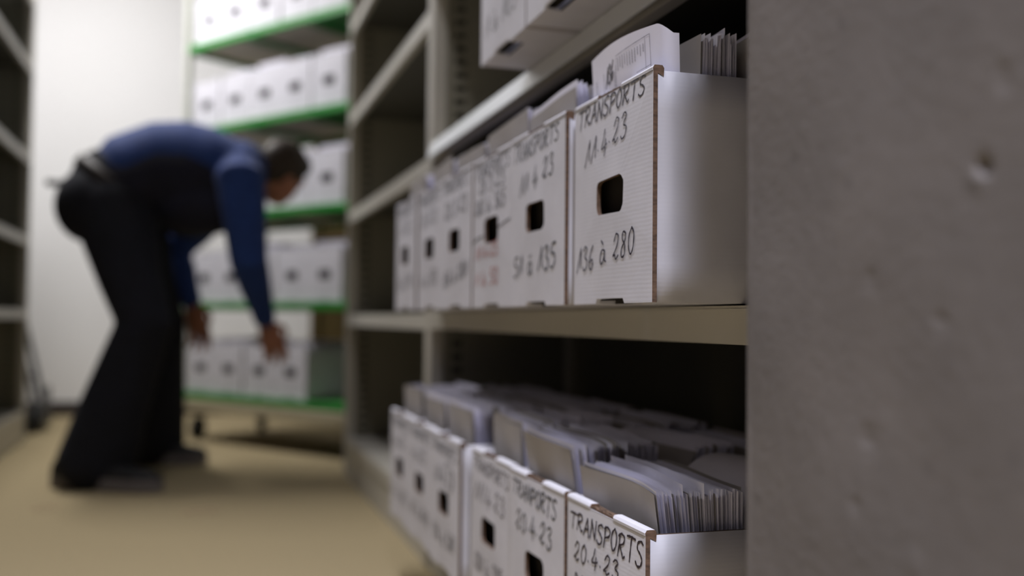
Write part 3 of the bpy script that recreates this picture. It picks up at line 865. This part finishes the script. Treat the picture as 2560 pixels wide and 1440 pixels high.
for (x, y, a) in ((0.07, -0.09, 20), (0.07, -TL+0.09, -30), (TD-0.07, -0.09, 60), (TD-0.07, -TL+0.09, 15)):
    ca, sa = cos(radians(a)), sin(radians(a))
    bm = bmesh.new()
    tube(bm, [(x, y, 0.150), (x, y, 0.135)], 0.022, 14)
    for sg in (-1, 1):
        ox, oy = -sa*0.021*sg, ca*0.021*sg
        tube(bm, [(x+ox, y+oy, 0.137), (x+ox-0.02*ca, y+oy-0.02*sa, 0.055)], 0.006, 8)
    c = link('caster', bm, M['chrome'], TR)
    bm = bmesh.new()
    cx_, cy_ = x-0.02*ca, y-0.02*sa
    prof = [(0.0, -.016), (.040, -.016), (.052, -.012), (.055, 0), (.052, .012), (.040, .016), (0.0, .016)]
    rings = []
    for rr_, hh in prof:
        rings.append([bm.verts.new((cx_-sa*hh+ca*rr_*cos(2*pi*k/24), cy_+ca*hh+sa*rr_*cos(2*pi*k/24), 0.055+rr_*sin(2*pi*k/24))) for k in range(24)])
    for p, q in zip(rings, rings[1:]):
        for k in range(24): bm.faces.new((p[k], p[(k+1) % 24], q[(k+1) % 24], q[k]))
    bmesh.ops.remove_doubles(bm, verts=bm.verts, dist=1e-5)
    link('wheel', bm, M['rubber'], c, smooth=True)

def trol(x, y, z):
    return (-0.10+x*cos(TH)-y*sin(TH), 5.10+x*sin(TH)+y*cos(TH), z)
SN = ['lowest', 'second', 'middle', 'fourth', 'top']
ORD = ['leftmost', 'second from the left', 'third from the left', 'fourth from the left', 'fifth from the left']
RBX = build_box_meshes(0.214, 0.238, 0.34, 305)
proto_sheaf = None
rnd = random.Random(77)
for r, z in enumerate(SH):
    for i in range(4 if r == 0 else 5):
        yc = -0.038-0.107-0.2185*i+rnd.uniform(-.0015, .0015)
        xo = 0.022+rnd.uniform(0, 0.012)
        lab = f'white box {ORD[i]} on the trolley\'s {SN[r]} green shelf' if r != 2 else f'white box {ORD[i]} on the trolley\'s third green shelf'
        place_box(RBX, trol(xo, yc, z+0.002), TH, lab, 'white boxes on the green trolley')
        n_pap = rnd.random()
        if r in (1, 2, 3, 4) or i in (0, 1, 3):
            lp = f'papers in the {ORD[i]} box of the trolley\'s {SN[r] if r != 2 else "third"} shelf'
            if proto_sheaf is None:
                s = sheaf('paper_sheaf', (0, 0, 0), lp, 'papers in the trolley boxes', 0.190, 0.246, 40, 0.26, lean=0.004, seed=500, hvar=0.006, front_shaded=False)
                proto_sheaf = s
            else:
                s = proto_sheaf.copy(); COL.objects.link(s); s['label'] = lp
            s.location = trol(xo+0.035, yc, z+0.0065); s.rotation_euler = (0, 0, TH)
            s.scale = (1, 1, (0.97, 1.02, 1.06, 1.0, 1.04)[i])

# ------------------------------------------------------------------ person bending towards the trolley
PER = thing('person', 'man in blue jumper and dark trousers bending over with both hands reaching down', 'person', (-0.20, 3.90, 0))
OFF = Vector((-0.20, 3.90, 0))
def V(x, y, z): return Vector((x, y, z))-OFF
fwd = Vector((0.97, 0.22, 0)).normalized()            # the way he faces
lat = Vector((-0.22, 0.97, 0)).normalized()           # towards his left side
hipR, hipL = V(-.325, 3.775, .985), V(-.300, 3.965, 1.0)
kneeR, kneeL = V(-.185, 3.650, .565), V(-.150, 4.085, .565)
ankR, ankL = V(-.330, 3.690, .105), V(-.175, 4.240, .11)
pel = V(-.315, 3.875, 1.035)
t1, t2, t3 = V(-.255, 3.872, 1.110), V(-.165, 3.875, 1.140), V(-.065, 3.880, 1.138)
t4, t5 = V(.040, 3.878, 1.135), V(.130, 3.865, 1.140)
neck, headc = V(.200, 3.865, 1.145), V(.282, 3.880, 1.135)
shR, elR, wrR = V(.125, 3.680, 1.090), V(.160, 3.680, .790), V(.232, 3.830, .572)
shL, elL, wrL = V(.115, 4.045, 1.110), V(-.105, 4.150, .850), V(-.035, 4.110, .640)

def hand(bm, wr, d, palm_side, thumb_side, curl=0.6, spread=1.0):
    """palm slab and five bent fingers; d = pointing direction, palm_side = palm normal, thumb_side = towards the thumb"""
    d = d.normalized(); pn = (palm_side-d*palm_side.dot(d)).normalized(); ts = (thumb_side-d*thumb_side.dot(d)-pn*thumb_side.dot(pn)).normalized()
    loft(bm, [(wr-d*0.03, .029, .024), (wr, .030, .023), (wr+d*.03, .039, .021), (wr+d*.065, .046, .019), (wr+d*.088, .045, .016)], ts, 16)
    S = 1.2
    lens = [(.030, .044, .027, .021), (.011, .049, .031, .023), (-.010, .045, .029, .022), (-.030, .035, .023, .019)]
    for q, (o, a, b, c) in enumerate(lens):
        o, a, b, c = o*S, a*S, b*S, c*S
        p = wr+d*0.086+ts*o
        pts = [p-d*0.015, p]; rad = [.0105, .0105]
        ang = 0.15*curl
        dd = d+ts*(o*1.2*spread)
        for L, k in ((a, .35), (b, .75), (c, .55)):
            ang += k*curl*(0.85+0.12*q)
            dv = (dd*cos(ang)+pn*sin(ang)).normalized()
            p = p+dv*L; pts.append(p); rad.append(rad[-1]-.0009)
        fine = catmull(pts, 4)
        loft(bm, [(f, .0104-.0024*i/len(fine), .0104-.0024*i/len(fine)) for i, f in enumerate(fine)], ts, 10)
    p = wr+d*.018+ts*.026
    pts = [p-ts*.012, p, p+(d*.6+ts*.75+pn*.25).normalized()*.040, p+(d*.75+ts*.6+pn*.35).normalized()*.070, p+(d*.9+ts*.35+pn*.5).normalized()*.094]
    fine = catmull(pts, 4)
    loft(bm, [(f, .0125-.004*i/len(fine), .0115-.004*i/len(fine)) for i, f in enumerate(fine)], pn, 10)

# body: one continuous skin from head to ankles
bm = bmesh.new()
Hd = Vector((0.66, 0.62, -0.42)).normalized()         # the way the face points
Hu = Vector((0.54, 0.0, 0.84)).normalized()          # crown direction
Hs = Hd.cross(Hu).normalized()
Hu = Hs.cross(Hd).normalized()
HR = Matrix((Hd, Hs, Hu)).transposed()                # local x = face, y = side, z = crown
def hp(x, y, z): return headc+HR @ (Vector((x, y, z))*0.93)
blob(bm, hp(-.012, 0, .030), (.098, .076, .092), HR)
blob(bm, hp(.030, 0, -.035), (.062, .062, .080), HR)
blob(bm, hp(.048, 0, -.082), (.038, .040, .032), HR)      # jaw and chin
blob(bm, hp(.078, 0, .028), (.020, .050, .022), HR)       # brow
loft(bm, [(hp(.080, 0, .012), .010, .010), (hp(.098, 0, -.016), .013, .012), (hp(.100, 0, -.026), .015, .011)], Hs, 10)   # nose
blob(bm, hp(.074, 0, -.056), (.016, .026, .008), HR); blob(bm, hp(.073, 0, -.068), (.015, .022, .008), HR)                 # lips
for s in (-1, 1):
    blob(bm, hp(-.012, s*.076, -.006), (.017, .009, .030), HR)       # ears
    blob(bm, hp(.050, s*.040, -.020), (.026, .022, .020), HR)        # cheeks
loft(bm, [(t5, .075, .07), (neck, .058, .060), (hp(-.035, 0, -.03), .054, .058)], lat, 18)
loft(bm, [(pel, .145, .115), (t1, .140, .118), (t2, .140, .120), (t3, .155, .128), (t4, .165, .118), (t5, .125, .085)], lat, 24)
for h, k, a in ((hipR, kneeR, ankR), (hipL, kneeL, ankL)):
    loft(bm, [(h, .088, .092), (h.lerp(k, .5), .074, .078), (k, .055, .058), (k.lerp(a, .3), .052, .056), (a, .036, .040)], lat, 16)
for sh, el, wr in ((shR, elR, wrR), (shL, elL, wrL)):
    loft(bm, [(sh, .052, .056), (sh.lerp(el, .5), .046, .047), (el, .038, .038), (el.lerp(wr, .4), .036, .036), (wr, .027, .024)], lat, 14)
hand(bm, wrR, Vector((.34, .18, -.90)), Vector((-.25, .93, .1)), Vector((.95, .2, .3)), 0.6)
hand(bm, wrL, Vector((.28, .05, -.96)), Vector((-.35, -.9, -.2)), Vector((.95, -.2, .3)), 0.55)
fuse('body', bm, M['skin'], PER, 0.0055, 4)
# hair
bm = bmesh.new()
blob(bm, hp(-.022, 0, .042), (.104, .083, .094), HR, 24)
blob(bm, hp(-.058, 0, .000), (.062, .074, .070), HR, 20)
blob(bm, hp(.040, 0, .078), (.050, .062, .048), HR, 20)
for s in (-1, 1):
    blob(bm, hp(.012, s*.066, .030), (.030, .016, .030), HR, 14)
fuse('hair', bm, M['hair'], PER, 0.008, 3)
for s in (-1, 1):
    bm = bmesh.new(); blob(bm, hp(.079, s*.031, .000), (.011, .013, .011), HR, 12)
    link('eye', bm, M['tool'], PER, smooth=True)
# jumper: torso, sleeves, collar
bm = bmesh.new()
loft(bm, [(pel+fwd*.03+Vector((0, 0, .03)), .165, .140), (t1, .168, .150), (t2, .172, .164), (t3, .185, .178), (t4, .192, .162), (t5, .160, .116)], lat, 28)
loft(bm, [(t5+(neck-t5)*.3, .100, .088), (neck-(neck-t5)*.2, .074, .074)], lat, 18)
for sh, el, wr in ((shR, elR, wrR), (shL, elL, wrL)):
    loft(bm, [(sh.lerp(t5, .35), .086, .092), (sh, .080, .090), (sh.lerp(el, .3), .068, .084), (sh.lerp(el, .7), .062, .074), (el, .058, .068), (el.lerp(wr, .35), .054, .060), (el.lerp(wr, .80), .042, .044), (el.lerp(wr, .92), .041, .042)], lat, 18)
fuse('jumper', bm, M['jumper'], PER, 0.009, 5)
# near-black layer over its lower torso, hanging below the chest
bm = bmesh.new()
dn = Vector((0, 0, -.040))
loft(bm, [(pel+fwd*.05+dn, .176, .140), (t1+dn, .180, .150), (t2+dn, .184, .166), (t3+dn, .197, .180), (t4-fwd*.012+dn, .192, .158)], lat, 28)
for q in (-1, 0, 1):
    blob(bm, V(-.020, 3.865, .985)+lat*(.09*q), (.165, .10, .098))
fuse('torso_layer', bm, M['torso_layer'], PER, 0.009, 5)
# trousers with wide hems
bm = bmesh.new()
loft(bm, [(pel+Vector((-.02, 0, .035)), .165, .128), (pel+fwd*.02+Vector((0, 0, -.04)), .172, .140), (hipR.lerp(hipL, .5)+fwd*.015+Vector((0, 0, -.05)), .165, .130)], lat, 26)
blob(bm, pel+Vector((-.062, -.07, -.055)), (.125, .125, .135)); blob(bm, pel+Vector((-.050, .09, -.045)), (.12, .12, .13))
for h, k, a in ((hipR, kneeR, ankR), (hipL, kneeL, ankL)):
    lo = a+Vector((-.004, 0, -.028))
    loft(bm, [(h+fwd*.02, .112, .140), (h.lerp(k, .3)+fwd*.012, .106, .130), (h.lerp(k, .65), .094, .106), (k, .084, .096), (k.lerp(a, .35), .086, .104), (k.lerp(a, .7), .090, .118), (lo, .092, .132)], lat, 20)
fuse('trousers', bm, M['trouser'], PER, 0.010, 4)
# waistband
bm = bmesh.new()
ax = (t1-pel).normalized(); uu = (lat-ax*lat.dot(ax)).normalized(); vv = ax.cross(uu)
c0 = pel+Vector((-.008, 0, .036))
ringsA = []
for off, g in ((-.022, 1.0), (-.022, 1.035), (.022, 1.035), (.022, 1.0)):
    ringsA.append([bm.verts.new(c0+ax*off+uu*(.172*g*cos(2*pi*k/40))+vv*(.138*g*sin(2*pi*k/40))) for k in range(40)])
for i in range(4):
    p, q = ringsA[i], ringsA[(i+1) % 4]
    for k in range(40): bm.faces.new((p[k], p[(k+1) % 40], q[(k+1) % 40], q[k]))
link('belt', bm, M['belt'], PER, smooth=True)
# shoes
def shoe(heel, toe, name):
    heel = heel-OFF; toe = toe-OFF
    d = (toe-heel); L = d.length; d.normalize(); s = Vector((-d.y, d.x, 0))
    bm = bmesh.new()
    outl = [(0.0, .026), (.02, .034), (.10, .036), (.20, .038), (.26, .047), (.34, .050), (.42, .046), (.48, .034), (.5, .015)]
    def P(q, w, z): return heel+d*(q/0.5*L)+s*w+Vector((0, 0, z))
    lay = []
    for z, g in ((0.0, .95), (.008, 1.02), (.040, 1.05), (.043, 1.0)):
        lay.append([bm.verts.new(P(q, w*g, z)) for q, w in outl]+[bm.verts.new(P(q, -w*g, z)) for q, w in reversed(outl)])
    for a, b in zip(lay, lay[1:]):
        n = len(a)
        for k in range(n): bm.faces.new((a[k], a[(k+1) % n], b[(k+1) % n], b[k]))
    bm.faces.new(lay[0]); bm.faces.new(lay[-1])
    bm2 = bmesh.new()
    sec = [(0.005, .030, .095), (.04, .036, .120), (.12, .038, .118), (.20, .042, .100), (.28, .048, .086), (.38, .050, .078), (.46, .040, .068), (.492, .022, .056)]
    rings = []
    for q, w, h in sec:
        rings.append([bm2.verts.new(P(q, w*cos(pi*k/10), .042+(h-.042)*(sin(pi*k/10)**.7))) for k in range(11)])
    for a, b in zip(rings, rings[1:]):
        for k in range(10): bm2.faces.new((a[k], a[k+1], b[k+1], b[k]))
        bm2.faces.new((a[0], b[0], b[10], a[10]))
    bm2.faces.new(rings[0]); bm2.faces.new(rings[-1])
    sh = link(name, bm2, M['shoe'], PER, smooth=True)
    tag(link('sole', bm, M['sole'], sh), 'grey rubber sole')
shoe(Vector((-.468, 3.755, 0)), Vector((-.115, 3.560, 0)), 'shoe')
shoe(Vector((-.300, 4.270, 0)), Vector((.035, 4.195, 0)), 'shoe')
# dark stick poking out of the back pocket
bm = bmesh.new()
tube(bm, [(0, 0, 0), (-.05, .01, 0), (-.075, .015, .001), (-.08, .016, .001)], [.012, .0125, .0125, .010], 12)
pt = link('pocket_tool', bm, M['tool'], None, smooth=True, loc=(-.462, 3.905, 1.068))
tag(pt, 'short black handle poking out behind the bending man at belt height', 'tool')

# ------------------------------------------------------------------ folded hand truck behind the left shelving
HT = thing('hand_truck', 'dark folded hand truck leaning beside the left shelving at the white wall', 'hand truck', (-.83, 5.62, 0), 0)
bm = bmesh.new()
for s in (-1, 1):
    tube(bm, [(.055+s*.006, s*.10, .10), (-.06+s*.006, s*.10-.02, .60), (-.10+s*.006, s*.09-.04, .78)], 0.013, 10)
tube(bm, [(-.106, -.13, .78), (-.115, -.04, .81), (-.094, .05, .78)], 0.013, 10)
for z in (.28, .50): tube(bm, [(.055-.115*(z-.1)/.5, -.10-.02*(z-.1)/.5, z), (.055-.115*(z-.1)/.5, .10-.02*(z-.1)/.5, z)], .009, 8)
link('handle_frame', bm, M['darkmetal'], HT)
bm = bmesh.new(); tube(bm, [(.03, -.16, .06), (.03, .16, .06)], .010, 10); box(bm, .035, .085, -.13, .13, .075, .125, bevel=.006); link('axle', bm, M['tool'], HT)
for s in (-1, 1):
    bm = bmesh.new()
    prof = [(.0, -.018), (.045, -.018), (.058, -.012), (.060, 0), (.058, .012), (.045, .018), (.0, .018)]
    rings = [[bm.verts.new((.03+r*cos(2*pi*k/24), s*.155+h, .06+r*sin(2*pi*k/24))) for k in range(24)] for r, h in prof]
    for p, q in zip(rings, rings[1:]):
        for k in range(24): bm.faces.new((p[k], p[(k+1) % 24], q[(k+1) % 24], q[k]))
    bmesh.ops.remove_doubles(bm, verts=bm.verts, dist=1e-5)
    link('wheel', bm, M['rubber'], HT, smooth=True)
bm = bmesh.new(); box(bm, .07, .082, -.14, .14, .03, .22, bevel=.003); link('toe_plate', bm, M['darkmetal'], HT)

# ------------------------------------------------------------------ rubber bands on the carpet
def rband(loc, a, b, rz, label):
    bm = bmesh.new()
    pts = [(a*cos(t)*(1+.12*sin(3*t)), b*sin(t), 0.0016) for t in [2*pi*k/36 for k in range(37)]]
    tube(bm, pts, 0.0016, 6, cap=False)
    o = link('rubber_band', bm, M['band'], None, smooth=True, loc=loc); o.rotation_euler = (0, 0, rz)
    tag(o, label, 'rubber band', 'rubber bands on the carpet')
rband((-.445, 3.355, 0), .032, .045, -.5, 'pale rubber band on the carpet before the heel of the near shoe')
rband((.012, 3.175, 0), .052, .030, .25, 'pale rubber band on the carpet in the middle of the aisle')
